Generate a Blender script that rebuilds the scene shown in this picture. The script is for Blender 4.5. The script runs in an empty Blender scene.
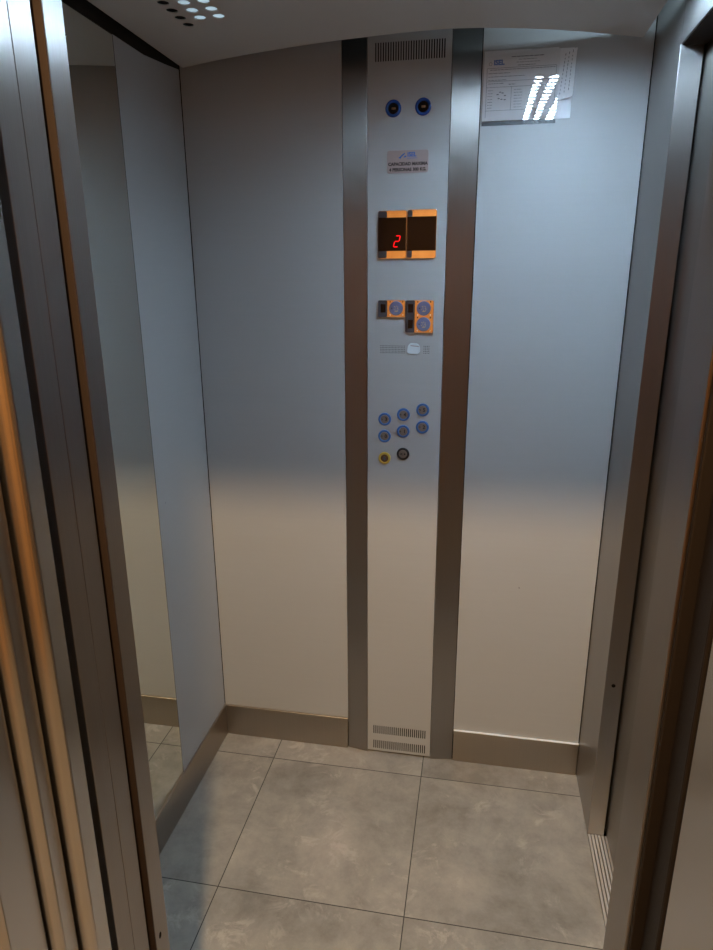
import bpy, bmesh, math, random
from mathutils import Vector, Matrix
random.seed(4)
S = bpy.context.scene
COL = S.collection
D = bpy.data
PI = math.pi

# ------------------------------------------------------------ key sizes (metres)
W = 1.2034        # inside width of the car
H = 2.10          # underside of the false ceiling
SK = 0.1186       # height of the skirting
YF = -1.10        # inner face of the front return
XL, XR = 0.351, 1.045      # doorway
WT = 2.34         # top of the walls, above the false ceiling
YS = -0.245       # post of the side entrance
ZD = 2.013        # head of the side entrance


def lin(r, g, b, a=1):
    f = lambda c: (c / 255) / 12.92 if c / 255 <= 0.04045 else ((c / 255 + 0.055) / 1.055) ** 2.4
    return (f(r), f(g), f(b), a)


# ------------------------------------------------------------ materials
def new_mat(name):
    m = D.materials.new(name)
    m.use_nodes = True
    return m, m.node_tree.nodes, m.node_tree.links, m.node_tree.nodes['Principled BSDF']


def plain(name, col, rough=.5, metal=0, spec=.5, emit=None, es=0, bump=0, bscale=300):
    m, n, l, p = new_mat(name)
    p.inputs['Base Color'].default_value = col
    p.inputs['Roughness'].default_value = rough
    p.inputs['Metallic'].default_value = metal
    p.inputs['Specular IOR Level'].default_value = spec
    if emit:
        p.inputs['Emission Color'].default_value = emit
        p.inputs['Emission Strength'].default_value = es
    tc = n.new('ShaderNodeTexCoord')
    nz = n.new('ShaderNodeTexNoise')
    nz.inputs['Scale'].default_value = bscale
    nz.inputs['Detail'].default_value = 3
    l.new(tc.outputs['Object'], nz.inputs['Vector'])
    mr = n.new('ShaderNodeMapRange')
    mr.inputs['To Min'].default_value = max(0, rough - .05)
    mr.inputs['To Max'].default_value = min(1, rough + .05)
    l.new(nz.outputs['Fac'], mr.inputs['Value'])
    l.new(mr.outputs['Result'], p.inputs['Roughness'])
    if bump:
        b = n.new('ShaderNodeBump')
        b.inputs['Strength'].default_value = bump
        b.inputs['Distance'].default_value = .001
        l.new(nz.outputs['Fac'], b.inputs['Height'])
        l.new(b.outputs['Normal'], p.inputs['Normal'])
    return m


def brushed(name, col, rough=.3, aniso=.8, streak=.12):
    """brushed stainless steel, the grain running vertically"""
    m, n, l, p = new_mat(name)
    p.inputs['Metallic'].default_value = 1
    p.inputs['Anisotropic'].default_value = aniso
    geo = n.new('ShaderNodeNewGeometry')
    cr = n.new('ShaderNodeVectorMath')
    cr.operation = 'CROSS_PRODUCT'
    l.new(geo.outputs['Normal'], cr.inputs[0])
    cr.inputs[1].default_value = (0.003, 0.002, 1)
    l.new(cr.outputs['Vector'], p.inputs['Tangent'])
    tc = n.new('ShaderNodeTexCoord')
    mp = n.new('ShaderNodeMapping')
    mp.inputs['Scale'].default_value = (1400, 1400, 2.0)
    l.new(tc.outputs['Object'], mp.inputs['Vector'])
    nz = n.new('ShaderNodeTexNoise')
    nz.inputs['Scale'].default_value = 1
    nz.inputs['Detail'].default_value = 3
    l.new(mp.outputs['Vector'], nz.inputs['Vector'])
    rmp = n.new('ShaderNodeMix')
    rmp.data_type = 'RGBA'
    rmp.inputs['A'].default_value = tuple(c * (1 - streak) for c in col[:3]) + (1,)
    rmp.inputs['B'].default_value = tuple(min(1, c * (1 + streak)) for c in col[:3]) + (1,)
    l.new(nz.outputs['Fac'], rmp.inputs['Factor'])
    l.new(rmp.outputs['Result'], p.inputs['Base Color'])
    mr = n.new('ShaderNodeMapRange')
    mr.inputs['To Min'].default_value = rough * (1 - 1.2 * streak)
    mr.inputs['To Max'].default_value = rough * (1 + 1.5 * streak)
    l.new(nz.outputs['Fac'], mr.inputs['Value'])
    l.new(mr.outputs['Result'], p.inputs['Roughness'])
    return m


def skinplate(name, col, rough=.42):
    """satin grey coated sheet with a faint linen grain and small scuffs"""
    m, n, l, p = new_mat(name)
    p.inputs['Specular IOR Level'].default_value = .45
    tc = n.new('ShaderNodeTexCoord')
    mp = n.new('ShaderNodeMapping')
    mp.inputs['Scale'].default_value = (900, 900, 900)
    l.new(tc.outputs['Object'], mp.inputs['Vector'])
    nz = n.new('ShaderNodeTexNoise')
    nz.inputs['Scale'].default_value = 1
    l.new(mp.outputs['Vector'], nz.inputs['Vector'])
    mp2 = n.new('ShaderNodeMapping')
    mp2.inputs['Scale'].default_value = (4, 4, 120)
    l.new(tc.outputs['Object'], mp2.inputs['Vector'])
    n2 = n.new('ShaderNodeTexNoise')
    n2.inputs['Scale'].default_value = 1
    l.new(mp2.outputs['Vector'], n2.inputs['Vector'])
    n3 = n.new('ShaderNodeTexNoise')
    n3.inputs['Scale'].default_value = 3
    n3.inputs['Detail'].default_value = 5
    l.new(tc.outputs['Object'], n3.inputs['Vector'])
    a = n.new('ShaderNodeMath'); a.operation = 'ADD'
    l.new(n2.outputs['Fac'], a.inputs[0]); l.new(n3.outputs['Fac'], a.inputs[1])
    mr = n.new('ShaderNodeMapRange')
    mr.inputs['From Min'].default_value = .4; mr.inputs['From Max'].default_value = 1.6
    l.new(a.outputs[0], mr.inputs['Value'])
    mx = n.new('ShaderNodeMix'); mx.data_type = 'RGBA'
    mx.inputs['A'].default_value = tuple(c * .975 for c in col[:3]) + (1,)
    mx.inputs['B'].default_value = tuple(c * 1.025 for c in col[:3]) + (1,)
    l.new(mr.outputs['Result'], mx.inputs['Factor'])
    # a few tiny dark specks
    vo = n.new('ShaderNodeTexVoronoi')
    vo.inputs['Scale'].default_value = 7
    l.new(tc.outputs['Object'], vo.inputs['Vector'])
    lt = n.new('ShaderNodeMath'); lt.operation = 'LESS_THAN'
    lt.inputs[1].default_value = .017
    l.new(vo.outputs['Distance'], lt.inputs[0])
    sc = n.new('ShaderNodeMath'); sc.operation = 'MULTIPLY'
    sc.inputs[1].default_value = .5
    l.new(lt.outputs[0], sc.inputs[0])
    m2 = n.new('ShaderNodeMix'); m2.data_type = 'RGBA'
    l.new(sc.outputs[0], m2.inputs['Factor'])
    l.new(mx.outputs['Result'], m2.inputs['A'])
    m2.inputs['B'].default_value = (.03, .03, .03, 1)
    l.new(m2.outputs['Result'], p.inputs['Base Color'])
    p.inputs['Roughness'].default_value = rough
    b = n.new('ShaderNodeBump')
    b.inputs['Strength'].default_value = .12
    b.inputs['Distance'].default_value = .0004
    l.new(nz.outputs['Fac'], b.inputs['Height'])
    l.new(b.outputs['Normal'], p.inputs['Normal'])
    return m


def tile_mat(name, ox, oy, size=.4995):
    m, n, l, p = new_mat(name)
    geo = n.new('ShaderNodeNewGeometry')
    mp = n.new('ShaderNodeMapping')
    mp.inputs['Location'].default_value = (ox, oy, 0)
    l.new(geo.outputs['Position'], mp.inputs['Vector'])
    br = n.new('ShaderNodeTexBrick')
    br.offset = 0; br.squash = 1
    br.inputs['Scale'].default_value = 1
    br.inputs['Brick Width'].default_value = size
    br.inputs['Row Height'].default_value = size
    br.inputs['Mortar Size'].default_value = .0014
    br.inputs['Mortar Smooth'].default_value = .1
    br.inputs['Color1'].default_value = (.0, .0, .0, 1)
    br.inputs['Color2'].default_value = (1, 1, 1, 1)
    l.new(mp.outputs['Vector'], br.inputs['Vector'])
    # stone clouds, shifted per tile
    ad = n.new('ShaderNodeVectorMath'); ad.operation = 'MULTIPLY_ADD'
    l.new(br.outputs['Color'], ad.inputs[0])
    ad.inputs[1].default_value = (3, 5, 2)
    l.new(geo.outputs['Position'], ad.inputs[2])
    n1 = n.new('ShaderNodeTexNoise')
    n1.inputs['Scale'].default_value = 4.2
    n1.inputs['Detail'].default_value = 9
    n1.inputs['Roughness'].default_value = .72
    n1.inputs['Distortion'].default_value = .15
    l.new(ad.outputs['Vector'], n1.inputs['Vector'])
    r1 = n.new('ShaderNodeValToRGB')
    e = r1.color_ramp.elements
    e[0].position = .34; e[0].color = (.195, .182, .162, 1)
    e[1].position = .68; e[1].color = (.40, .365, .32, 1)
    x = e.new(.52); x.color = (.31, .29, .258, 1)
    l.new(n1.outputs['Fac'], r1.inputs['Fac'])
    # pale veined scars
    n2 = n.new('ShaderNodeTexNoise')
    n2.inputs['Scale'].default_value = 13
    n2.inputs['Detail'].default_value = 8
    n2.inputs['Roughness'].default_value = .7
    n2.inputs['Distortion'].default_value = .7
    l.new(ad.outputs['Vector'], n2.inputs['Vector'])
    r2 = n.new('ShaderNodeValToRGB')
    e = r2.color_ramp.elements
    e[0].position = .53; e[0].color = (0, 0, 0, 1)
    e[1].position = .62; e[1].color = (1, 1, 1, 1)
    l.new(n2.outputs['Fac'], r2.inputs['Fac'])
    n4 = n.new('ShaderNodeTexNoise')
    n4.inputs['Scale'].default_value = 4.5
    l.new(ad.outputs['Vector'], n4.inputs['Vector'])
    r4 = n.new('ShaderNodeMapRange')
    r4.inputs['From Min'].default_value = .45; r4.inputs['From Max'].default_value = .6
    l.new(n4.outputs['Fac'], r4.inputs['Value'])
    mu = n.new('ShaderNodeMath'); mu.operation = 'MULTIPLY'
    l.new(r2.outputs['Color'], mu.inputs[0]); l.new(r4.outputs['Result'], mu.inputs[1])
    mu2 = n.new('ShaderNodeMath'); mu2.operation = 'MULTIPLY'
    mu2.inputs[1].default_value = .55
    l.new(mu.outputs[0], mu2.inputs[0])
    mx = n.new('ShaderNodeMix'); mx.data_type = 'RGBA'
    l.new(mu2.outputs[0], mx.inputs['Factor'])
    l.new(r1.outputs['Color'], mx.inputs['A'])
    mx.inputs['B'].default_value = (.52, .47, .42, 1)
    m3 = n.new('ShaderNodeMix'); m3.data_type = 'RGBA'
    l.new(br.outputs['Fac'], m3.inputs['Factor'])
    l.new(mx.outputs['Result'], m3.inputs['A'])
    m3.inputs['B'].default_value = (.03, .028, .025, 1)
    l.new(m3.outputs['Result'], p.inputs['Base Color'])
    p.inputs['Roughness'].default_value = .36
    p.inputs['Specular IOR Level'].default_value = .5
    b = n.new('ShaderNodeBump')
    b.inputs['Strength'].default_value = .25
    b.inputs['Distance'].default_value = .002
    l.new(n2.outputs['Fac'], b.inputs['Height'])
    l.new(b.outputs['Normal'], p.inputs['Normal'])
    return m


def wood_mat(name, c1, c2):
    m, n, l, p = new_mat(name)
    tc = n.new('ShaderNodeTexCoord')
    mp = n.new('ShaderNodeMapping')
    mp.inputs['Scale'].default_value = (14, 14, 1.1)
    l.new(tc.outputs['Object'], mp.inputs['Vector'])
    nz = n.new('ShaderNodeTexNoise')
    nz.inputs['Scale'].default_value = 2
    nz.inputs['Detail'].default_value = 7
    nz.inputs['Distortion'].default_value = .8
    l.new(mp.outputs['Vector'], nz.inputs['Vector'])
    r = n.new('ShaderNodeValToRGB')
    r.color_ramp.elements[0].position = .35; r.color_ramp.elements[0].color = c1
    r.color_ramp.elements[1].position = .7; r.color_ramp.elements[1].color = c2
    l.new(nz.outputs['Fac'], r.inputs['Fac'])
    l.new(r.outputs['Color'], p.inputs['Base Color'])
    p.inputs['Roughness'].default_value = .4
    return m


def emit_mat(name, col, s):
    m, n, l, p = new_mat(name)
    p.inputs['Base Color'].default_value = (.8, .8, .8, 1)
    p.inputs['Emission Color'].default_value = col
    p.inputs['Emission Strength'].default_value = s
    return m


def clear_mat(name):
    m, n, l, p = new_mat(name)
    n.remove(p)
    out = n['Material Output']
    tr = n.new('ShaderNodeBsdfTransparent'); tr.inputs['Color'].default_value = (1, 1, 1, 1)
    gl = n.new('ShaderNodeBsdfGlossy'); gl.inputs['Roughness'].default_value = 0
    fr = n.new('ShaderNodeFresnel'); fr.inputs['IOR'].default_value = 1.24
    gl.inputs['Color'].default_value = (.9, .9, .9, 1)
    ad = n.new('ShaderNodeMath'); ad.operation = 'MULTIPLY_ADD'; ad.inputs[1].default_value = 1.0; ad.inputs[2].default_value = .17
    l.new(fr.outputs[0], ad.inputs[0])
    mx = n.new('ShaderNodeMixShader')
    l.new(ad.outputs[0], mx.inputs[0]); l.new(tr.outputs[0], mx.inputs[1]); l.new(gl.outputs[0], mx.inputs[2])
    l.new(mx.outputs[0], out.inputs['Surface'])
    return m


M = {}
M['panel'] = skinplate('satin_grey_sheet', (.42, .43, .44, 1))
M['cop'] = skinplate('satin_grey_faceplate', (.42, .43, .44, 1), .38)
M['steel'] = brushed('brushed_steel', (.42, .395, .375, 1), .46, .96, .07)
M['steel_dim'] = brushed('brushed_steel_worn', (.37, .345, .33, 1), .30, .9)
M['skirt'] = brushed('brushed_steel_skirting', (.39, .345, .30, 1), .30, .6)
M['post'] = brushed('brushed_steel_post', (.42, .40, .385, 1), .33, .8, .04)
M['door'] = brushed('brushed_steel_door', (.34, .32, .30, 1), .34)
M['mirror'] = plain('mirror_glass', (.74, .79, .76, 1), .02, 1)
M['mirror'].node_tree.nodes['Map Range'].inputs['To Max'].default_value = .02
M['mirror'].node_tree.nodes['Map Range'].inputs['To Min'].default_value = .0
M['tile'] = tile_mat('stone_tile', -0.206, 0.0998)
M['tile2'] = tile_mat('landing_tile', -0.12, 0.18)
M['ceil'] = plain('grey_ceiling_paint', (.60, .585, .57, 1), .45, 0, .4, bump=.05, bscale=500)
M['black'] = plain('black_void', (.004, .004, .004, 1), .8, 0, .1)
M['gap'] = plain('dark_matte', (.012, .011, .010, 1), .6, 0, .2)
M['rubber'] = plain('brown_black_seal', (.012, .008, .006, 1), .5, 0, .25)
M['alu'] = plain('ribbed_aluminium', (.50, .49, .48, 1), .45, .5)
M['chrome'] = plain('mirror_bezel', (.75, .72, .68, 1), .05, 1)
M['chrome'].node_tree.nodes['Map Range'].inputs['To Min'].default_value = .03
M['chrome'].node_tree.nodes['Map Range'].inputs['To Max'].default_value = .08
M['smoke'] = plain('smoked_window', (.006, .003, .003, 1), .12, 0, .22)
M['blue'] = plain('blue_ring', lin(62, 108, 172), .3, 0, .5)
M['blue_dark'] = plain('deep_blue_ring', lin(16, 62, 130), .25, 0, .6)
M['lens'] = plain('dark_lens', (.006, .006, .007, 1), .15, 0, .25)
M['key_grey'] = plain('grey_key_cap', lin(128, 120, 112), .4, .3)
M['key_blue'] = plain('slate_blue_key', lin(112, 124, 160), .35, .2)
M['plastic'] = plain('dark_grey', lin(58, 62, 68), .35)
M['brass'] = plain('brass_marks', lin(228, 196, 130), .3, .3)
M['ink'] = plain('black_ink', (.012, .012, .014, 1), .5)
M['ink_grey'] = plain('grey_print', lin(92, 100, 112), .6)
M['ink_blue'] = plain('blue_ink', lin(24, 104, 190), .5)
M['yellow'] = plain('yellow_brass_ring', lin(216, 186, 84), .3, .4)
M['amber'] = plain('brown_key_cap', lin(112, 88, 58), .4, .2)
M['plate'] = plain('etched_plate', lin(172, 158, 156), .38, .3)
M['red'] = emit_mat('red_segment', (1, .0, .006, 1), 1.5)
M['red'].node_tree.nodes['Principled BSDF'].inputs['Base Color'].default_value = (.02, 0, 0, 1)
M['paper'] = plain('white_paper', lin(226, 228, 232), .7, bump=.1, bscale=30)
M['clear'] = clear_mat('clear_plastic')
M['pad'] = plain('translucent_white_pad', lin(206, 216, 222), .35)
M['wood'] = wood_mat('orange_wood', (.46, .23, .08, 1), (.62, .36, .15, 1))
M['plaster'] = plain('cream_plaster', (.34, .31, .28, 1), .8, bump=.1, bscale=60)
M['dark_wall'] = plain('brown_wall', (.14, .11, .09, 1), .7)
M['frame'] = brushed('landing_frame_steel', (.60, .58, .57, 1), .24, .5, .02)
M['led_right'] = emit_mat('cool_lamp', (.57, .79, 1, 1), 150)
M['led_left'] = emit_mat('cool_lamp_weak', (.60, .84, 1, 1), .42)
M['led_back'] = emit_mat('cool_tube', (.62, .86, 1, 1), 16)
M['warm'] = emit_mat('warm_lamp', (1, .72, .45, 1), 60)


# ------------------------------------------------------------ mesh helpers
def obj(name, bm, mat, parent=None, smooth=False, bevel=0, seg=2):
    me = D.meshes.new(name)
    bmesh.ops.remove_doubles(bm, verts=bm.verts, dist=1e-6)
    bmesh.ops.recalc_face_normals(bm, faces=bm.faces)
    bm.to_mesh(me); bm.free()
    me.materials.append(M[mat] if isinstance(mat, str) else mat)
    o = D.objects.new(name, me)
    COL.objects.link(o)
    if parent: o.parent = parent
    if smooth:
        for f in me.polygons: f.use_smooth = True
    if bevel:
        b = o.modifiers.new('bevel', 'BEVEL'); b.width = bevel; b.segments = seg
        b.limit_method = 'ANGLE'; b.angle_limit = math.radians(40)
        b.harden_normals = False
    return o


def box(bm, x0, x1, y0, y1, z0, z1):
    v = [bm.verts.new(p) for p in [(x0, y0, z0), (x1, y0, z0), (x1, y1, z0), (x0, y1, z0),
                                   (x0, y0, z1), (x1, y0, z1), (x1, y1, z1), (x0, y1, z1)]]
    for f in [(0, 1, 2, 3), (4, 5, 6, 7), (0, 1, 5, 4), (1, 2, 6, 5), (2, 3, 7, 6), (3, 0, 4, 7)]:
        bm.faces.new([v[i] for i in f])
    return bm


def prism(bm, pts, z0, z1):
    """plan outline extruded upward"""
    a = [bm.verts.new((x, y, z0)) for x, y in pts]
    b = [bm.verts.new((x, y, z1)) for x, y in pts]
    bm.faces.new(a); bm.faces.new(b)
    k = len(pts)
    for i in range(k): bm.faces.new([a[i], a[(i + 1) % k], b[(i + 1) % k], b[i]])
    return bm


def slab(bm, pts, y0, y1):
    """elevation outline (x, z) extruded in y"""
    a = [bm.verts.new((x, y0, z)) for x, z in pts]
    b = [bm.verts.new((x, y1, z)) for x, z in pts]
    bm.faces.new(a); bm.faces.new(b)
    k = len(pts)
    for i in range(k): bm.faces.new([a[i], a[(i + 1) % k], b[(i + 1) % k], b[i]])
    return bm


def rrect(x0, x1, z0, z1, r, n=5):
    pts = []
    for cx, cz, a0 in [(x1 - r, z1 - r, 0), (x0 + r, z1 - r, 90), (x0 + r, z0 + r, 180), (x1 - r, z0 + r, 270)]:
        for i in range(n + 1):
            a = math.radians(a0 + 90 * i / n)
            pts.append((cx + r * math.cos(a), cz + r * math.sin(a)))
    return pts


def circ(cx, cz, r, n=32):
    return [(cx + r * math.cos(2 * PI * i / n), cz + r * math.sin(2 * PI * i / n)) for i in range(n)]


def lathe_y(bm, cx, cz, prof, n=40):
    """prof = [(radius, y)]: turned about an axis along y"""
    rings = []
    for r, y in prof:
        if r < 1e-6: rings.append([bm.verts.new((cx, y, cz))])
        else: rings.append([bm.verts.new((cx + r * math.cos(2 * PI * i / n), y, cz + r * math.sin(2 * PI * i / n))) for i in range(n)])
    for a, b in zip(rings, rings[1:]):
        for i in range(n):
            j = (i + 1) % n
            if len(a) == 1 and len(b) == 1: continue
            if len(a) == 1: bm.faces.new([a[0], b[i], b[j]])
            elif len(b) == 1: bm.faces.new([a[i], a[j], b[0]])
            else: bm.faces.new([a[i], a[j], b[j], b[i]])
    return bm


def holed(name, outline, holes, thick, mat, frame, parent=None):
    """flat sheet with real holes: a filled curve turned into a mesh; frame maps (u, v, w) to the place"""
    cu = D.curves.new('tmp', 'CURVE'); cu.dimensions = '2D'; cu.fill_mode = 'BOTH'; cu.extrude = thick / 2
    for pts in [outline] + holes:
        sp = cu.splines.new('POLY'); sp.points.add(len(pts) - 1)
        for q, (u, v) in zip(sp.points, pts): q.co = (u, v, 0, 1)
        sp.use_cyclic_u = True
    co = D.objects.new('tmp', cu); COL.objects.link(co)
    dg = bpy.context.evaluated_depsgraph_get(); dg.update()
    me = D.meshes.new_from_object(co.evaluated_get(dg))
    D.objects.remove(co); D.curves.remove(cu)
    bm = bmesh.new(); bm.from_mesh(me); D.meshes.remove(me)
    for v in bm.verts: v.co = frame(*v.co)
    return obj(name, bm, mat, parent)


def lettering(name, text, size, x, z, y, mat, parent, align='CENTER', bold=.0, sx=1.0, shear=0):
    cu = D.curves.new('tmp', 'FONT'); cu.body = text; cu.size = size; cu.align_x = align; cu.align_y = 'CENTER'
    cu.extrude = .00015; cu.offset = bold; cu.shear = shear; cu.resolution_u = 3
    co = D.objects.new('tmp', cu); COL.objects.link(co)
    dg = bpy.context.evaluated_depsgraph_get(); dg.update()
    me = D.meshes.new_from_object(co.evaluated_get(dg))
    D.objects.remove(co); D.curves.remove(cu)
    bm = bmesh.new(); bm.from_mesh(me); D.meshes.remove(me)
    for v in bm.verts: v.co = Vector((x + v.co.x * sx, y - v.co.z, z + v.co.y))
    return obj(name, bm, mat, parent)


def struct(o, label, cat='structure'):
    o['kind'] = 'structure'; o['label'] = label; o['category'] = cat
    return o


def thing(o, label, cat, group=None):
    o['kind'] = 'thing'; o['label'] = label; o['category'] = cat
    if group: o['group'] = group
    return o


def empty(name, loc):
    o = D.objects.new(name, None); COL.objects.link(o)
    o.location = loc; o.empty_display_size = .05
    return o


def adopt(root):
    """children are modelled in world coordinates: keep them there under a root that is not at the origin"""
    for ch in list(root.children):
        ch.matrix_parent_inverse = Matrix.Translation(-root.location)


# ============================================================ THE CAR
# ---- floor
struct(obj('floor', box(bmesh.new(), -.02, W, -1.135, .02, -.03, 0), 'tile'),
       'grey stone tiled floor of the lift car', 'floor')

# ---- back wall: carcass and the two grey sheets
t = struct(obj('wall_back', box(bmesh.new(), -.03, W + .06, .004, .03, -.02, WT), 'black'),
           'satin grey back wall of the lift car', 'wall')
bm = bmesh.new(); box(bm, .0015, .4448, 0, .006, SK - .02, WT)
obj('wall_panel', bm, 'panel', t, bevel=.0008)
bm = bmesh.new(); box(bm, .802, W - .0025, 0, .006, SK - .02, WT)
obj('wall_panel', bm, 'panel', t, bevel=.0008)

# ---- left wall with its rear sheet, the mirror in front of it
t = struct(obj('wall_left', box(bmesh.new(), -.03, -.006, YF, .03, -.02, WT), 'black'),
           'blue grey left wall of the lift car', 'wall')
bm = bmesh.new(); box(bm, -.006, 0, -.3405, -.001, SK - .02, 2.097)
obj('wall_panel', bm, 'panel', t, bevel=.0008)
t = empty('mirror', (0, -.7, SK))
thing(t, 'tall frameless mirror filling the front part of the left wall', 'mirror')
obj('mirror_glass', box(bmesh.new(), -.005, 0, YF + .001, -.3425, SK + .001, 2.0735), 'mirror', t)
obj('mirror_edge', box(bmesh.new(), -.0055, .0002, -.3425, -.3412, SK + .001, 2.0735), 'gap', t)
adopt(t)
def shade_trim():  # dark trim whose slanted lower edge copies the shade beneath the ceiling
    bm = bmesh.new()
    prof = [(YF, 2.0735), (-.20, 2.0760), (-.08, 2.088), (-.004, 2.097), (-.004, 2.16), (YF, 2.16)]
    a = [bm.verts.new((-.008, y, z)) for y, z in prof]; b = [bm.verts.new((.0012, y, z)) for y, z in prof]
    bm.faces.new(a); bm.faces.new(b)
    for i in range(6): bm.faces.new([a[i], a[(i + 1) % 6], b[(i + 1) % 6], b[i]])
    return bm
struct(obj('trim_1', shade_trim(), 'gap'),
       'dark trim along the top of the left wall, lower edge shaped after the shade', 'trim')

# ---- right wall strip, post and head of the side entrance
t = struct(obj('wall_right', prism(bmesh.new(), [(W, .004), (W, YS), (W + .046, YS), (W + .046, YS + .02), (W + .03, YS + .02), (W + .03, .004)], -.005, WT), 'post', bevel=.0012),
           'narrow brushed steel right wall strip and door post at the back corner', 'wall')
bm = bmesh.new(); lathe_y(bm, W + .0222, .501, [(0, YS - .0006), (.0052, YS - .0006), (.0052, YS + .003)], 20)
obj('screw_hole', bm, 'black', t)
t = struct(obj('trim_2', box(bmesh.new(), W, W + .05, -1.02, YS - .0005, ZD, WT), 'post', bevel=.001),
           'steel head panel over the side entrance', 'trim')
obj('head_recess', box(bmesh.new(), W + .004, W + .12, -1.02, YS + .02, ZD - .002, ZD + .02), 'rubber', t)
# side entrance door, closed, set behind the post
t = struct(obj('door_1', box(bmesh.new(), W + .052, W + .08, -.62, YS + .03, .006, ZD + .05), 'door', bevel=.001),
           'closed brushed steel sliding door of the side entrance', 'door')
obj('door_leaf', box(bmesh.new(), W + .060, W + .088, -1.06, -.60, .006, ZD + .05), 'door', t, bevel=.001)
struct(obj('wall_right.001', box(bmesh.new(), W, W + .05, YF, -1.02, -.02, WT), 'post', bevel=.001),
       'steel return of the right wall beside the doorway', 'wall')
# ribbed sill of the side entrance
t = empty('door_sill', (W + .024, -.63, 0))
thing(t, 'ribbed aluminium door sill along the right edge of the tiled floor', 'door sill')
obj('sill_base', box(bmesh.new(), W + .0005, W + .095, -1.02, YS - .001, -.03, -.005), 'black', t)
bm = bmesh.new()
for k in range(8):
    x = W + .0015 + k * .0093
    box(bm, x, x + .0068, -1.02, YS - .001, -.006, .0012)
obj('sill_ribs', bm, 'alu', t)
adopt(t)

# ---- front return walls around the doorway (camera side)
t = struct(obj('wall_front', prism(bmesh.new(), [(-.03, YF), (XL, YF), (XL, -1.1385), (-.03, -1.1385)], -.005, WT), 'steel_dim', bevel=.001),
           'brushed steel post left of the doorway with a small round hole', 'wall')
struct(obj('wall_front.001', prism(bmesh.new(), [(XR, YF), (W + .05, YF), (W + .05, -1.135), (XR + .03, -1.135), (XR + .03, -1.19), (XR, -1.19)], -.005, WT), 'steel_dim', bevel=.001),
       'brushed steel post right of the doorway', 'wall')
struct(obj('trim_3', box(bmesh.new(), XL - .01, XR + .01, -1.1385, YF, 2.0, WT), 'steel'),
       'steel head over the main doorway', 'trim')
M['brown_shade'] = plain('brown_shade', (.03, .019, .014, 1), .5, 0, .25)  # strip added over the steel face; its shade and reflection are painted brown
struct(obj('trim_10', box(bmesh.new(), .30, .3505, -1.1400, -1.1386, -.005, 2.0), 'brown_shade'), 'brown strip on the left door post, shade put into its colour', 'trim')
struct(obj('trim_4', box(bmesh.new(), XR + .003, XR + .024, -1.198, -1.190, -.005, 2.0), 'rubber', bevel=.002),
       'dark rubber seal on the right door post', 'trim')

# ---- false ceiling with round light holes; its back edge is a hollow curve
edge = [(.012, -.004), (.06, -.022), (.12, -.044), (.226, -.076), (.35, -.106), (.473, -.129), (.613, -.147), (.72, -.152), (.80, -.143),
        (.89, -.122), (.975, -.094), (1.068, -.056), (1.13, -.026), (W - .030, -.006)]
outline = edge + [(W - .030, -1.09), (.012, -1.09)]
holes = []
PX, PYY = .0425, .0407
for k in range(16):
    for c, x in enumerate((.156, .1985, .241)):
        y = -.288 - k * PYY - (0 if c == 0 else .034)
        holes.append(circ(x, y, .0126, 22))
    for c, x in enumerate((.968, 1.0105, 1.053)):
        y = -.288 - k * PYY - (0 if c == 2 else .034)
        holes.append(circ(x, y, .0126, 22))
cs = holed('ceiling', outline, holes, .002, 'ceil', lambda u, v, w: Vector((u, v, H + .001 + w)))
struct(cs, 'grey painted false ceiling panel with round light holes', 'ceiling')
bm = bmesh.new()
for (x0, y0), (x1, y1) in zip(edge, edge[1:]):
    v = [bm.verts.new(p) for p in [(x0, y0, H), (x1, y1, H), (x1, y1, H + .014), (x0, y0, H + .014)]]
    bm.faces.new(v)
for x in (.012, W - .030):
    v = [bm.verts.new(p) for p in [(x, -1.09, H), (x, edge[0][1] if x < .5 else edge[-1][1], H), (x, edge[0][1] if x < .5 else edge[-1][1], H + .014), (x, -1.09, H + .014)]]
    bm.faces.new(v)
o = obj('folded_edge', bm, 'ceil', cs)
# car roof above it
struct(obj('ceiling.001', box(bmesh.new(), -.03, W + .06, -1.14, .03, WT, WT + .02), 'ceil'),
       'dark car roof above the false ceiling', 'ceiling')
# lamps over the holes
def housing(x0, x1, y0, y1, t):
    bm = bmesh.new(); w_ = .004
    box(bm, x0, x1, y0, y1, H + .016, H + .05)
    for a in ((x0, x0 + w_, y0, y1), (x1 - w_, x1, y0, y1), (x0 + w_, x1 - w_, y0, y0 + w_), (x0 + w_, x1 - w_, y1 - w_, y1)):  # unseen side walls added to stop the lamp spilling sideways
        box(bm, *a, H + .003, H + .0159)
    obj('lamp_housing', bm, 'gap', t)
t = empty('ceiling_lamp', (1.0, -.6, H + .012))
thing(t, 'cool white lamp shining through the round holes on the right of the ceiling', 'ceiling lamp')
obj('diffuser', box(bmesh.new(), .945, 1.078, -1.0, -.24, H + .010, H + .013), 'led_right', t)
housing(.935, 1.088, -1.01, -.235, t)
adopt(t)
t = empty('ceiling_lamp', (.22, -.6, H + .012))
thing(t, 'weaker cool lamp behind the round holes on the left of the ceiling', 'ceiling lamp')
obj('diffuser', box(bmesh.new(), .177, .27, -1.0, -.26, H + .010, H + .013), 'led_left', t)
housing(.13, .28, -1.01, -.235, t)
adopt(t)
bm = bmesh.new()
n = 12; r = .0065; ra = []; rb = []
for i in range(n):
    a = 2 * PI * i / n
    ra.append(bm.verts.new((.90, -.195 + r * math.cos(a), H + .023 + r * math.sin(a))))
    rb.append(bm.verts.new((1.165, -.185 + r * math.cos(a), H + .023 + r * math.sin(a))))
bm.faces.new(ra); bm.faces.new(rb)
for i in range(n): bm.faces.new([ra[i], ra[(i + 1) % n], rb[(i + 1) % n], rb[i]])
thing(obj('tube_lamp', bm, 'led_back'), 'slim cool tube lamp above the back right of the ceiling', 'tube lamp')

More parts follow.
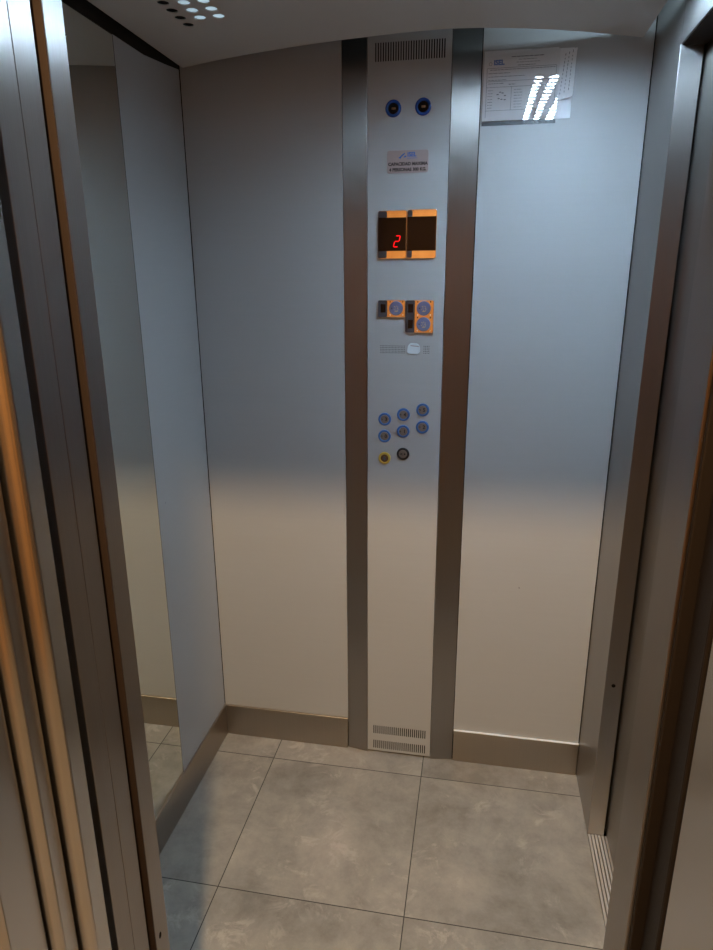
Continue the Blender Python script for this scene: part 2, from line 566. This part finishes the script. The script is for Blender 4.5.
struct(obj('added_divider', box(bmesh.new(), .800, .806, -1.08, -.17, H + .016, WT), 'ceil'), 'added unseen divider blocking tube light above the false ceiling', 'trim')  # unseen baffle added to keep the tube's light off the left part
# ---- skirtings
def skirting(name, pts, label, z1=SK):
    return struct(obj(name, prism(bmesh.new(), pts, 0, z1), 'skirt', bevel=.0016, seg=3), label, 'skirting')
skirting('baseboard_back', [(.006, .004), (.4445, .004), (.4445, -.007), (.006, -.007)], 'brushed steel skirting left of the control column')
bb = skirting('baseboard_back.001', [(.8025, .004), (W - .0015, .004), (W - .0015, -.007), (.8025, -.007)], 'brushed steel skirting right of the control column')
skirting('baseboard_left', [(-.004, .004), (.006, .004), (.006, YF + .001), (-.004, YF + .001)], 'brushed steel skirting along the left wall')

M['highlight'] = plain('pale_highlight_paint', (.85, .88, .92, 1), .45, .0)  # near-white, paints the lamp's highlight along the right skirting's top edge
bd = obj('edge_highlight', box(bmesh.new(), .8027, W - .0017, -.0085, -.001, SK - .001, SK + .0018), 'highlight', bb, bevel=.0008)
bd['label'] = 'lamp highlight painted on the top edge'
# ============================================================ CONTROL COLUMN
PY = -.011                       # front of its face plate
col = empty('control_column', (.6215, 0, 0))
thing(col, 'full height grey lift control column between two steel strips', 'control panel')
obj('side_strip', prism(bmesh.new(), [(.4462, .003), (.4462, -.001), (.5115, PY), (.5132, PY), (.5132, -.003)], .001, 2.30), 'steel', col, bevel=.0006)
obj('side_strip', prism(bmesh.new(), [(.8000, .003), (.8000, -.001), (.7298, PY), (.7281, PY), (.7281, -.003)], .001, 2.30), 'steel', col, bevel=.0006)
holes = []
def slots(z0, z1, k):
    for i in range(k):
        x = .5355 + i * (.7085 - .5355) / (k - 1)
        holes.append([(x - .0016, z0), (x + .0016, z0), (x + .0016, z1), (x - .0016, z1)])
slots(2.0830, 2.1255, 28); slots(.0755, .1085, 26); slots(.0165, .0500, 26)
for r_ in range(5):
    for c in range(17):
        holes.append(circ(.5520 + c * .0042, 1.3560 + r_ * .0048, .0013, 8))
    for c in range(4):
        holes.append(circ(.6745 + c * .0046, 1.3560 + r_ * .0048, .0013, 8))
holed('face_plate', [(.5145, .008), (.7268, .008), (.7268, 2.29), (.5145, 2.29)], holes, .002, 'cop',
      lambda u, v, w: Vector((u, PY + .001 - w, v)), col)
obj('column_core', box(bmesh.new(), .5133, .728, -.007, .003, .012, 2.29), 'black', col)

# indicator lamps at the top
for x, z, lab in ((.5816, 1.9752, 0), (.6581, 1.9762, 1)):
    b = obj('indicator_lamp', lathe_y(bmesh.new(), x, z, [(.0205, PY), (.0205, PY - .003), (.0185, PY - .0055), (.0145, PY - .0055), (.0130, PY - .003), (.0130, PY)]), 'blue_dark', col, smooth=True)
    obj('lens', lathe_y(bmesh.new(), x, z, [(.0130, PY - .0005), (.0130, PY - .0028), (0, PY - .0034)]), 'lens', b)
    obj('lens_mark', slab(bmesh.new(), rrect(x - .004, x + .006, z - .0028, z + .0022, .001), PY - .0040, PY - .0032), 'amber', b)

# floor displays
def display(x0, x1, z0, z1, shown):
    b = obj('floor_display', slab(bmesh.new(), rrect(x0, x1, z0, z1, .005), PY, PY - .006), 'chrome', col, bevel=.0004)
    obj('grey_side', slab(bmesh.new(), rrect(x0 + .001, x0 + (.024 if shown else .014), z0 + .0015, z1 - .0015, .004), PY - .0055, PY - .0064), 'plastic', b)  # grey patch standing in for the reflection in the bezel's left part
    obj('window', slab(bmesh.new(), [(x0 + .0006, z0 + .0195), (x1 - .0008, z0 + .0195), (x1 - .0008, z1 - .0175), (x0 + .0006, z1 - .0175)], PY - .0055, PY - .0069), 'smoke', b)
    if shown:
        bm = bmesh.new()
        zc, hh, xc, hw, s = 1.6535, .0140, .5955, .0060, .24
        def seg(p, q, w=.0013):
            (ax, az), (bx_, bz) = p, q
            dx, dz = bx_ - ax, bz - az; L = math.hypot(dx, dz); ux, uz = dx / L, dz / L
            ax += ux * .0003; az += uz * .0003; bx_ -= ux * .0003; bz -= uz * .0003
            pts = [(ax, az), (ax + ux * w - uz * w, az + uz * w + ux * w), (bx_ - ux * w - uz * w, bz - uz * w + ux * w), (bx_, bz),
                   (bx_ - ux * w + uz * w, bz - uz * w - ux * w), (ax + ux * w + uz * w, az + uz * w - ux * w)]
            pts = [(xc + (u) + (v) * s, zc + v) for u, v in pts]
            slab(bm, pts, PY - .0069, PY - .0073)
        seg((-hw, hh), (hw, hh)); seg((hw, hh), (hw, 0)); seg((-hw, 0), (hw, 0)); seg((-hw, 0), (-hw, -hh)); seg((-hw, -hh), (hw, -hh))
        dg_ = obj('digit', bm, 'red', b); dg_['label'] = 'glowing red figure 2'
display(.5439, .6206, 1.6095, 1.7312, True)
display(.6223, .7008, 1.6095, 1.7325, False)

# key switches
def keypad(x0, x1, z0, z1, spots):
    b = obj('key_switch', slab(bmesh.new(), rrect(x0, x1, z0, z1, .004), PY, PY - .006), 'chrome', col, bevel=.001)
    obj('grey_side', slab(bmesh.new(), rrect(x0 + .0006, x0 + .026, z0 + .0008, z1 - .0008, .0035), PY - .0055, PY - .0066), 'plastic', b)
    for z in spots:
        obj('window', slab(bmesh.new(), rrect(x0 + .0075, x0 + .0215, z - .0115, z + .0115, .001), PY - .006, PY - .0072), 'lens', b)
        xc = x0 + .0505
        obj('key_disc', lathe_y(bmesh.new(), xc, z, [(.0195, PY - .005), (.0195, PY - .0075), (.0178, PY - .0090), (0, PY - .0092)]), 'key_blue', b, smooth=False)
        bm = bmesh.new()
        for (u, v) in [(-.004, .005), (.001, .006), (.005, .004), (-.002, .001), (.004, 0), (.0065, -.002), (-.005, -.003), (0, -.0045), (.005, -.006)]:
            lathe_y(bm, xc + u, z + v, [(.0011, PY - .0090), (.0009, PY - .0102), (0, PY - .0104)], 8)
        slab(bm, rrect(xc - .0035, xc + .0045, z - .0085, z - .0072, .0004), PY - .009, PY - .0100)
        obj('raised_marks', bm, 'brass', b)
        bm = bmesh.new()
        lathe_y(bm, xc - .0115, z, [(.0016, PY - .009), (.0016, PY - .0098), (0, PY - .0098)], 10)
        obj('pilot_dot', bm, 'ink', b)
_kp = keypad
def keypad(x0, x1, z0, z1, spots):
    _kp(x0, x1, z0, z1, spots)
    b = [c for c in col.children if c.name.startswith('key_switch')][-1]
    for z in spots:
        for u, v in ((-.0165, -.0175), (.0185, -.0175), (-.0165, .0175), (.0185, .0175)):
            if z + v < z0 + .003 or z + v > z1 - .002: continue
            obj('screw', lathe_y(bmesh.new(), x0 + .0505 + u, z + v, [(.0019, PY - .006), (.0016, PY - .0072), (0, PY - .0075)], 12), 'highlight' if v < 0 else 'rubber', b)
keypad(.5448, .6206, 1.4545, 1.5005, [1.4785])
keypad(.6214, .6992, 1.4126, 1.5005, [1.4785, 1.4360])

# floor buttons
def button(x, z, text, ring='blue', cap='key_grey', r=.0190):
    b = obj('floor_button' if ring == 'blue' else ('alarm_button' if ring == 'yellow' else 'door_button'),
            lathe_y(bmesh.new(), x, z, [(r, PY), (r, PY - .0022), (r - .0015, PY - .0042), (r - .0055, PY - .0042), (r - .0065, PY - .0025), (r - .0065, PY)]), ring, col, smooth=True)
    c = obj('button_cap', lathe_y(bmesh.new(), x, z, [(r - .0066, PY - .001), (r - .0066, PY - .0034), (r - .0078, PY - .0042), (0, PY - .0044)]), cap, b, smooth=False)
    if ring == 'blue':
        lettering('numeral', text, .0145, x + .0042, z, PY - .0045, 'ink', b, bold=.0004)
        bm = bmesh.new()
        for (u, v) in ((-.0095, .0012), (-.0070, .0012), (-.0070, -.0013)):
            lathe_y(bm, x + u, z + v, [(.0014, PY - .0042), (.0012, PY - .0050), (0, PY - .0052)], 8)
        obj('braille_dots', bm, 'ink', b)
    elif ring == 'yellow':
        bm = bmesh.new()
        slab(bm, [(x - .006, z - .004), (x + .006, z - .004), (x + .004, z - .001), (x + .0035, z + .004), (x + .001, z + .006), (x - .001, z + .006), (x - .0035, z + .004), (x - .004, z - .001)], PY - .0044, PY - .0049)
        lathe_y(bm, x, z - .0055, [(.0015, PY - .0044), (.0015, PY - .005), (0, PY - .005)], 10)
        obj('bell_mark', bm, 'ink_grey', b)
    else:
        bm = bmesh.new()
        slab(bm, [(x + .0035, z - .0040), (x + .0085, z), (x + .0035, z + .0040)], PY - .0044, PY - .0049)
        slab(bm, [(x - .0035, z - .0040), (x - .0085, z), (x - .0035, z + .0040)], PY - .0044, PY - .0049)
        slab(bm, rrect(x - .0007, x + .0007, z - .005, z + .005, .0003), PY - .0044, PY - .0049)
        obj('arrow_mark', bm, 'ink', b)
for x, z, s_ in ((.5654, 1.1660, '3'), (.6201, 1.1810, '4'), (.6755, 1.1964, '5'), (.5651, 1.1153, '0'), (.6200, 1.1313, '1'), (.6758, 1.1460, '2')):
    button(x, z - .0015, s_)
button(.5656, 1.0470, '', 'yellow', 'amber', .0182)
button(.6204, 1.0621, '', 'ink', 'key_grey', .0186)
adopt(col)

# white pad stuck over the speaker holes
bm = bmesh.new()
pts = [(.627, 1.360), (.630, 1.356), (.634, 1.354), (.656, 1.353), (.661, 1.356), (.664, 1.362), (.663, 1.374), (.660, 1.380), (.655, 1.383), (.637, 1.384), (.632, 1.380), (.629, 1.374)]
slab(bm, pts, PY - .0002, PY - .0045)
t = obj('adhesive_pad', bm, 'pad', bevel=.0015)
thing(t, 'translucent white pad stuck over the speaker holes of the control column', 'adhesive pad')
obj('pad_fold', slab(bmesh.new(), [(.637, 1.3785), (.660, 1.3765), (.662, 1.3735), (.645, 1.3752), (.637, 1.3762)], PY - .0043, PY - .0053), 'plate', t)

# capacity plate
t = empty('capacity_sign', (.6207, PY, 1.849))
thing(t, 'small rounded metal plate lettered with the load limit, under the two blue lamps', 'sign')
obj('plate', slab(bmesh.new(), rrect(.5665, .6750, 1.8225, 1.8770, .006), PY - .0001, PY - .0022), 'plate', t, bevel=.0006)
yy = PY - .0023
lettering('logo_lettering', 'ISEL', .0148, .6315, 1.8660, yy, 'ink_blue', t, bold=.0004, sx=.95)
bm = bmesh.new()
slab(bm, [(.596, 1.8585), (.601, 1.8620), (.606, 1.8665), (.6125, 1.8705), (.614, 1.8690), (.608, 1.8640), (.603, 1.8600), (.6035, 1.8570)], yy, yy - .0003)
slab(bm, [(.609, 1.8590), (.6135, 1.8640), (.6165, 1.8640), (.6165, 1.8605), (.613, 1.8600)], yy, yy - .0003)
slab(bm, [(.6185, 1.8571), (.6460, 1.8571), (.6460, 1.8580), (.6185, 1.8580)], yy, yy - .0003)
obj('logo_mark', bm, 'ink_blue', t)
lettering('lettering', 'CAPACIDAD MAXIMA', .0106, .6212, 1.8440, yy, 'ink', t, bold=.0005, sx=.99)
lettering('lettering', '4 PERSONAS 300 KG.', .0106, .6212, 1.8305, yy, 'ink', t, bold=.0005, sx=.99)
adopt(t)

# ============================================================ NOTICE ON THE BACK WALL
def sheet(name, mat, f, x0, x1, z0, z1, nx=14, nz=14, parent=None, cut=None):
    bm = bmesh.new(); g = {}
    for i in range(nx + 1):
        for j in range(nz + 1):
            u, v = i / nx, j / nz
            g[i, j] = bm.verts.new(f(x0 + (x1 - x0) * u, z0 + (z1 - z0) * v, u, v))
    for i in range(nx):
        for j in range(nz):
            bm.faces.new([g[i, j], g[i + 1, j], g[i + 1, j + 1], g[i, j + 1]])
    return obj(name, bm, mat, parent, smooth=True)

# rear sheet with the turned-up right flap
t = empty('loose_sheet', (1.0, 0, 2.0))
thing(t, 'loose white sheet behind the notice with its right edge curling forward', 'paper')
sheet('page', 'paper', lambda x, z, u, v: (x, -.0012, z), .825, 1.020, 1.945, 2.090, parent=t)
def flap(x, z, u, v):
    # narrower toward the bottom, curling outward
    xl_ = .993 - .012 * (1 - v); xr = 1.0255 - .004 * (1 - v)
    x = xl_ + (xr - xl_) * u
    return (x, -.0016 - .016 * u * u * (1.0 - .35 * v) - .004 * math.sin(v * 7) * u, z + (.006 * u * (1 - v)))
f_ = sheet('curled_flap', 'paper', flap, 0, 1, 1.975, 2.086, parent=t)
bm = bmesh.new()
for k in range(3):
    for q in range(11):
        z = 1.988 + q * .0085 + .002 * k
        u = .25 + k * .24; v = (z - 1.975) / .111
        p = flap(0, z, u, v)
        h_ = random.uniform(.003, .0065)
        p2 = flap(0, z + h_, u, min(1, v + h_ / .111))
        vs = [bm.verts.new((p[0] - .0006, p[1] - .0008, p[2])), bm.verts.new((p[0] + .0006, p[1] - .0008, p[2])), bm.verts.new((p2[0] + .0006, p2[1] - .0008, p2[2])), bm.verts.new((p2[0] - .0006, p2[1] - .0008, p2[2]))]
        bm.faces.new(vs)
obj('print_lines', bm, 'ink_grey', t)
sheet('page_corner', 'paper', lambda x, z, u, v: (x, -.0010 - .003 * u, z), .975, 1.0215, 1.936, 1.984, 4, 4, parent=t)
adopt(t)

# notice page in its clear sleeve
t = empty('notice', (.9, 0, 2.0))
thing(t, 'printed inspection notice with a blue heading inside the clear sleeve', 'notice')
px0, px1, pz0, pz1 = .8065, .984, 1.9375, 2.0925
sheet('page', 'paper', lambda x, z, u, v: (x, -.0030 - .0008 * math.sin(u * 5), z), px0, px1, pz0, pz1, parent=t)
yy = -.0048
lettering('heading', 'ISEL', .0150, .8425, 2.0660, yy, 'ink_blue', t, bold=.0007)
bm = bmesh.new()
def bar(x0, x1, z, h=.0009, words=True):
    x = x0
    while x < x1:
        w = random.uniform(.004, .012) if words else (x1 - x0)
        w = min(w, x1 - x)
        slab(bm, [(x, z), (x + w, z), (x + w, z + h), (x, z + h)], yy, yy - .0002)
        x += w + .0016
bar(.872, .950, 2.0765, .0016); bar(.890, .932, 2.0705); bar(.884, .940, 2.0645); bar(.888, .930, 2.058, .0012)
lathe_y(bm, .822, 2.0640, [(.0040, yy), (.0040, yy - .0002), (.0032, yy - .0002), (.0032, yy)], 16)
for k, (a, b_) in enumerate([(.822, .978), (.818, .870), (.818, .905), (.818, .862), (.818, .855)]):
    bar(a, b_, 2.0500 - k * .0075, .0011)
for z in (2.0540, 2.0250, 2.0120, 1.9600): bar(.814, .980, z, .0007, False)
for x in (.814, .875, .980):
    slab(bm, [(x, 1.9450 if x == .814 else 1.960), (x + .0008, 1.9450 if x == .814 else 1.960), (x + .0008, 2.054 if x != .875 else 2.012), (x, 2.054 if x != .875 else 2.012)], yy, yy - .0002)
for k in range(7):
    bar(.818, .830, 2.0050 - k * .0065); bar(.882, .902, 2.0050 - k * .0065)
bar(.868, .884, 2.0170, .0014)
for (u, v) in [(.840, 1.995), (.846, 2.000), (.852, 1.998), (.858, 1.992), (.843, 1.986), (.850, 1.984), (.858, 1.983)]:
    slab(bm, rrect(u, u + .005, v, v + .0022, .0006, 2), yy, yy - .0002)
obj('print_lines', bm, 'ink_grey', t)
adopt(t)
t = empty('plastic_sleeve', (.9, 0, 2.0))  # sleeve lies against the back wall, it does not hang
thing(t, 'clear glossy plastic sleeve on the back wall reflecting the ceiling lights', 'plastic sleeve')
def sl(x, z, u, v):
    return (x, -.0056 - .014 * (z - 1.933) - .0007 * (1 - v) ** 3 - .0006 * math.sin(u * 4.0), z)
sheet('clear_front', 'clear', sl, .8035, .9870, 1.9330, 2.0950, 24, 30, parent=t)
obj('sleeve_backing', box(bmesh.new(), .806, .9870, 0, -.0009, 1.927, 1.945), 'plastic', t)
adopt(t)

# ============================================================ DOORWAY: CAR DOORS, LANDING DOORS, FRAME
ZT = 2.02
def rolled(xl, x1, y0, y1, a, z0, z1, b=.010, n=14):
    # flat pocket edge whose corner toward the landing is rolled in a soft ellipse
    pts = [(xl, y1), (x1 - a, y1)]
    for i in range(1, n + 1):
        t_ = PI / 2 * i / n
        pts.append((x1 - a + a * math.sin(t_), y1 + b * (1 - math.cos(t_))))
    pts += [(x1, y0 - .0012), (x1 - .0012, y0), (xl, y0)]
    return prism(bmesh.new(), pts, z0, z1)
def leaf(name, x1, y0, y1, mat, label, xl=-.30, bev=.0015):
    # rounded leading edge
    if bev < .002:
        return struct(obj(name, box(bmesh.new(), xl, x1, y1, y0, .004, ZT), mat, bevel=bev, seg=3), label, 'door')
    return struct(obj(name, rolled(xl, x1, y0, y1, bev, .004, ZT), mat, smooth=False), label, 'door')
leaf('door_2', .345, -1.1505, -1.1885, 'steel_dim', 'open steel leaf of the car door, the one nearest the cabin', bev=.001)
leaf('door_3', .3453, -1.1895, -1.2265, 'steel_dim', 'open steel leaf of the car door, the outer one beside the black gap', bev=.001)
leaf('door_4', .364, -1.2655, -1.3000, 'frame', 'open steel leaf of the landing door beside the black gap', bev=.019)
leaf('door_5', .345, -1.3050, -1.3345, 'frame', 'open steel leaf of the landing door nearest its frame', bev=.017)
struct(obj('trim_5', rolled(.10, .3296, -1.3385, -1.400, .020, 0, 2.2), 'frame'),
       'steel door frame on the left of the landing doorway', 'door frame')
struct(obj('trim_6', box(bmesh.new(), 1.0605, 1.16, -1.249, -1.2005, .004, ZT), 'rubber', bevel=.003),
       'dark closing edge on the right of the car doorway', 'trim')
struct(obj('trim_7', box(bmesh.new(), 1.0605, 1.30, -1.400, -1.2580, 0, 2.2), 'frame', bevel=.004, seg=3),
       'steel door frame on the right of the landing doorway', 'door frame')
struct(obj('trim_8', box(bmesh.new(), .10, 1.30, -1.400, -1.2600, 2.06, 2.2), 'frame', bevel=.004, seg=3),
       'steel head of the landing door frame', 'door frame')
t = empty('door_sill', (.7, -1.2, 0))
thing(t, 'ribbed aluminium threshold of the main doorway at the front', 'door sill')
obj('sill_base', box(bmesh.new(), .0, 1.25, -1.400, -1.136, -.03, -.005), 'black', t)
bm = bmesh.new()
for k in range(12):
    y = -1.139 - k * .0075
    box(bm, .02, 1.24, y - .0055, y, -.006, .0008)
for k in range(14):
    y = -1.262 - k * .0095
    box(bm, .02, 1.24, y - .0070, y, -.006, .0008)
obj('sill_ribs', bm, 'alu', t)
adopt(t)
# small hole in the left post
bm = bmesh.new(); HZ = .515
pts = [(YF - .0258 + .0038 * math.cos(2 * PI * i / 18), HZ + .0065 * math.sin(2 * PI * i / 18)) for i in range(18)]
bm.faces.new([bm.verts.new((XL + .0004, y, z)) for y, z in pts])
o = obj('screw_hole', bm, 'black', D.objects['wall_front'])

# ============================================================ LANDING
struct(obj('floor.001', box(bmesh.new(), -1.0, 2.4, -3.3, -1.4005, -.05, 0), 'tile2'), 'tiled floor of the landing', 'floor')
for nm, a in (('wall_landing', (-1.0, .1, -1.40, -1.34, 0, 2.62)), ('wall_landing.001', (1.30, 2.4, -1.40, -1.34, 0, 2.62)),
              ('wall_landing.002', (.1, 1.30, -1.40, -1.34, 2.2, 2.62))):
    struct(obj(nm, box(bmesh.new(), *a), 'plaster'), 'cream plaster wall around the lift doorway', 'wall')
struct(obj('wall_landing.003', box(bmesh.new(), -1.0, 2.4, -3.36, -3.3, 0, 2.62), 'dark_wall'), 'brown wall across the landing', 'wall')
struct(obj('wall_landing.004', box(bmesh.new(), -1.06, -1.0, -3.36, -1.34, 0, 2.62), 'wood'), 'wood panelled side wall at the left of the landing', 'wall')
struct(obj('wall_landing.005', box(bmesh.new(), 2.4, 2.46, -3.36, -1.34, 0, 2.62), 'dark_wall'), 'brown side wall at the right of the landing', 'wall')
struct(obj('ceiling.002', box(bmesh.new(), -1.06, 2.46, -3.36, -1.34, 2.62, 2.66), 'plaster'), 'landing ceiling', 'ceiling')
t = struct(obj('door_6', box(bmesh.new(), .05, 1.05, -3.3, -3.255, 0, 2.05), 'wood', bevel=.003), 'orange wooden flat door across the landing', 'door')
obj('door_handle', lathe_y(bmesh.new(), .12, 1.02, [(.018, -3.255), (.018, -3.235), (.010, -3.230), (.010, -3.205), (.024, -3.200), (.024, -3.180), (0, -3.178)], 24), 'chrome', t, smooth=True)
struct(obj('door_8', box(bmesh.new(), 1.30, 2.25, -3.3, -3.255, 0, 2.05), 'wood', bevel=.003), 'second orange wooden door across the landing, on the right', 'door')
t = struct(obj('door_7', box(bmesh.new(), -1.0, -.955, -3.28, -2.25, 0, 2.05), 'wood', bevel=.003), 'orange wooden flat door on the left of the landing', 'door')
obj('door_handle', box(bmesh.new(), -.955, -.90, -2.36, -2.34, 1.00, 1.02), 'chrome', t, bevel=.003)
# downlight
LX, LY = .687, -2.046
t = empty('downlight', (LX, LY, 2.62))
thing(t, 'round warm downlight in the landing ceiling in front of the lift doorway', 'ceiling lamp')
bm = bmesh.new()
def ringz(bm, prof, n=32):
    R_ = [[bm.verts.new((LX + r * math.cos(2 * PI * i / n), LY + r * math.sin(2 * PI * i / n), z)) for i in range(n)] for r, z in prof]
    for a, b in zip(R_, R_[1:]):
        for i in range(n): bm.faces.new([a[i], a[(i + 1) % n], b[(i + 1) % n], b[i]])
ringz(bm, [(.085, 2.619), (.085, 2.612), (.068, 2.612), (.066, 2.619)])
obj('rim', bm, 'plate', t)
adopt(t)
la = D.lights.new('downlight_lamp', 'SPOT'); la.spot_size = math.radians(150); la.spot_blend = .3; la.shadow_soft_size = .045; la.energy = 215; la.color = (1, .69, .36)
lo = D.objects.new('downlight_lamp', la); COL.objects.link(lo); lo.location = (LX, LY, 2.60)

# ============================================================ WORLD, CAMERA, LOOK
w = D.worlds.new('World'); S.world = w; w.use_nodes = True
w.node_tree.nodes['Background'].inputs['Color'].default_value = (0, 0, 0, 1)
w.node_tree.nodes['Background'].inputs['Strength'].default_value = 0

F, CX, CY, CZ, YAW, PIT, ROL = 654.63, .82456, -1.87555, 1.55246, -.182582, -.288488, -.005362
fw = Vector((math.sin(YAW) * math.cos(PIT), math.cos(YAW) * math.cos(PIT), math.sin(PIT)))
rt = Vector((math.cos(YAW), -math.sin(YAW), 0)); up = rt.cross(fw)
r2 = math.cos(ROL) * rt + math.sin(ROL) * up; u2 = -math.sin(ROL) * rt + math.cos(ROL) * up
cam = D.cameras.new('camera'); co = D.objects.new('camera', cam); COL.objects.link(co)
co.matrix_world = Matrix(((r2.x, u2.x, -fw.x, CX), (r2.y, u2.y, -fw.y, CY), (r2.z, u2.z, -fw.z, CZ), (0, 0, 0, 1)))
cam.sensor_fit = 'HORIZONTAL'; cam.sensor_width = 36; cam.lens = 36 * F / 713; cam.clip_start = .02
S.camera = co
S.view_settings.view_transform = 'Standard'
S.view_settings.look = 'None'
S.view_settings.exposure = 0
S.cycles.max_bounces = 12
S.cycles.glossy_bounces = 8
S.cycles.diffuse_bounces = 6
S.cycles.sample_clamp_indirect = 4.5
S.cycles.use_denoising = True
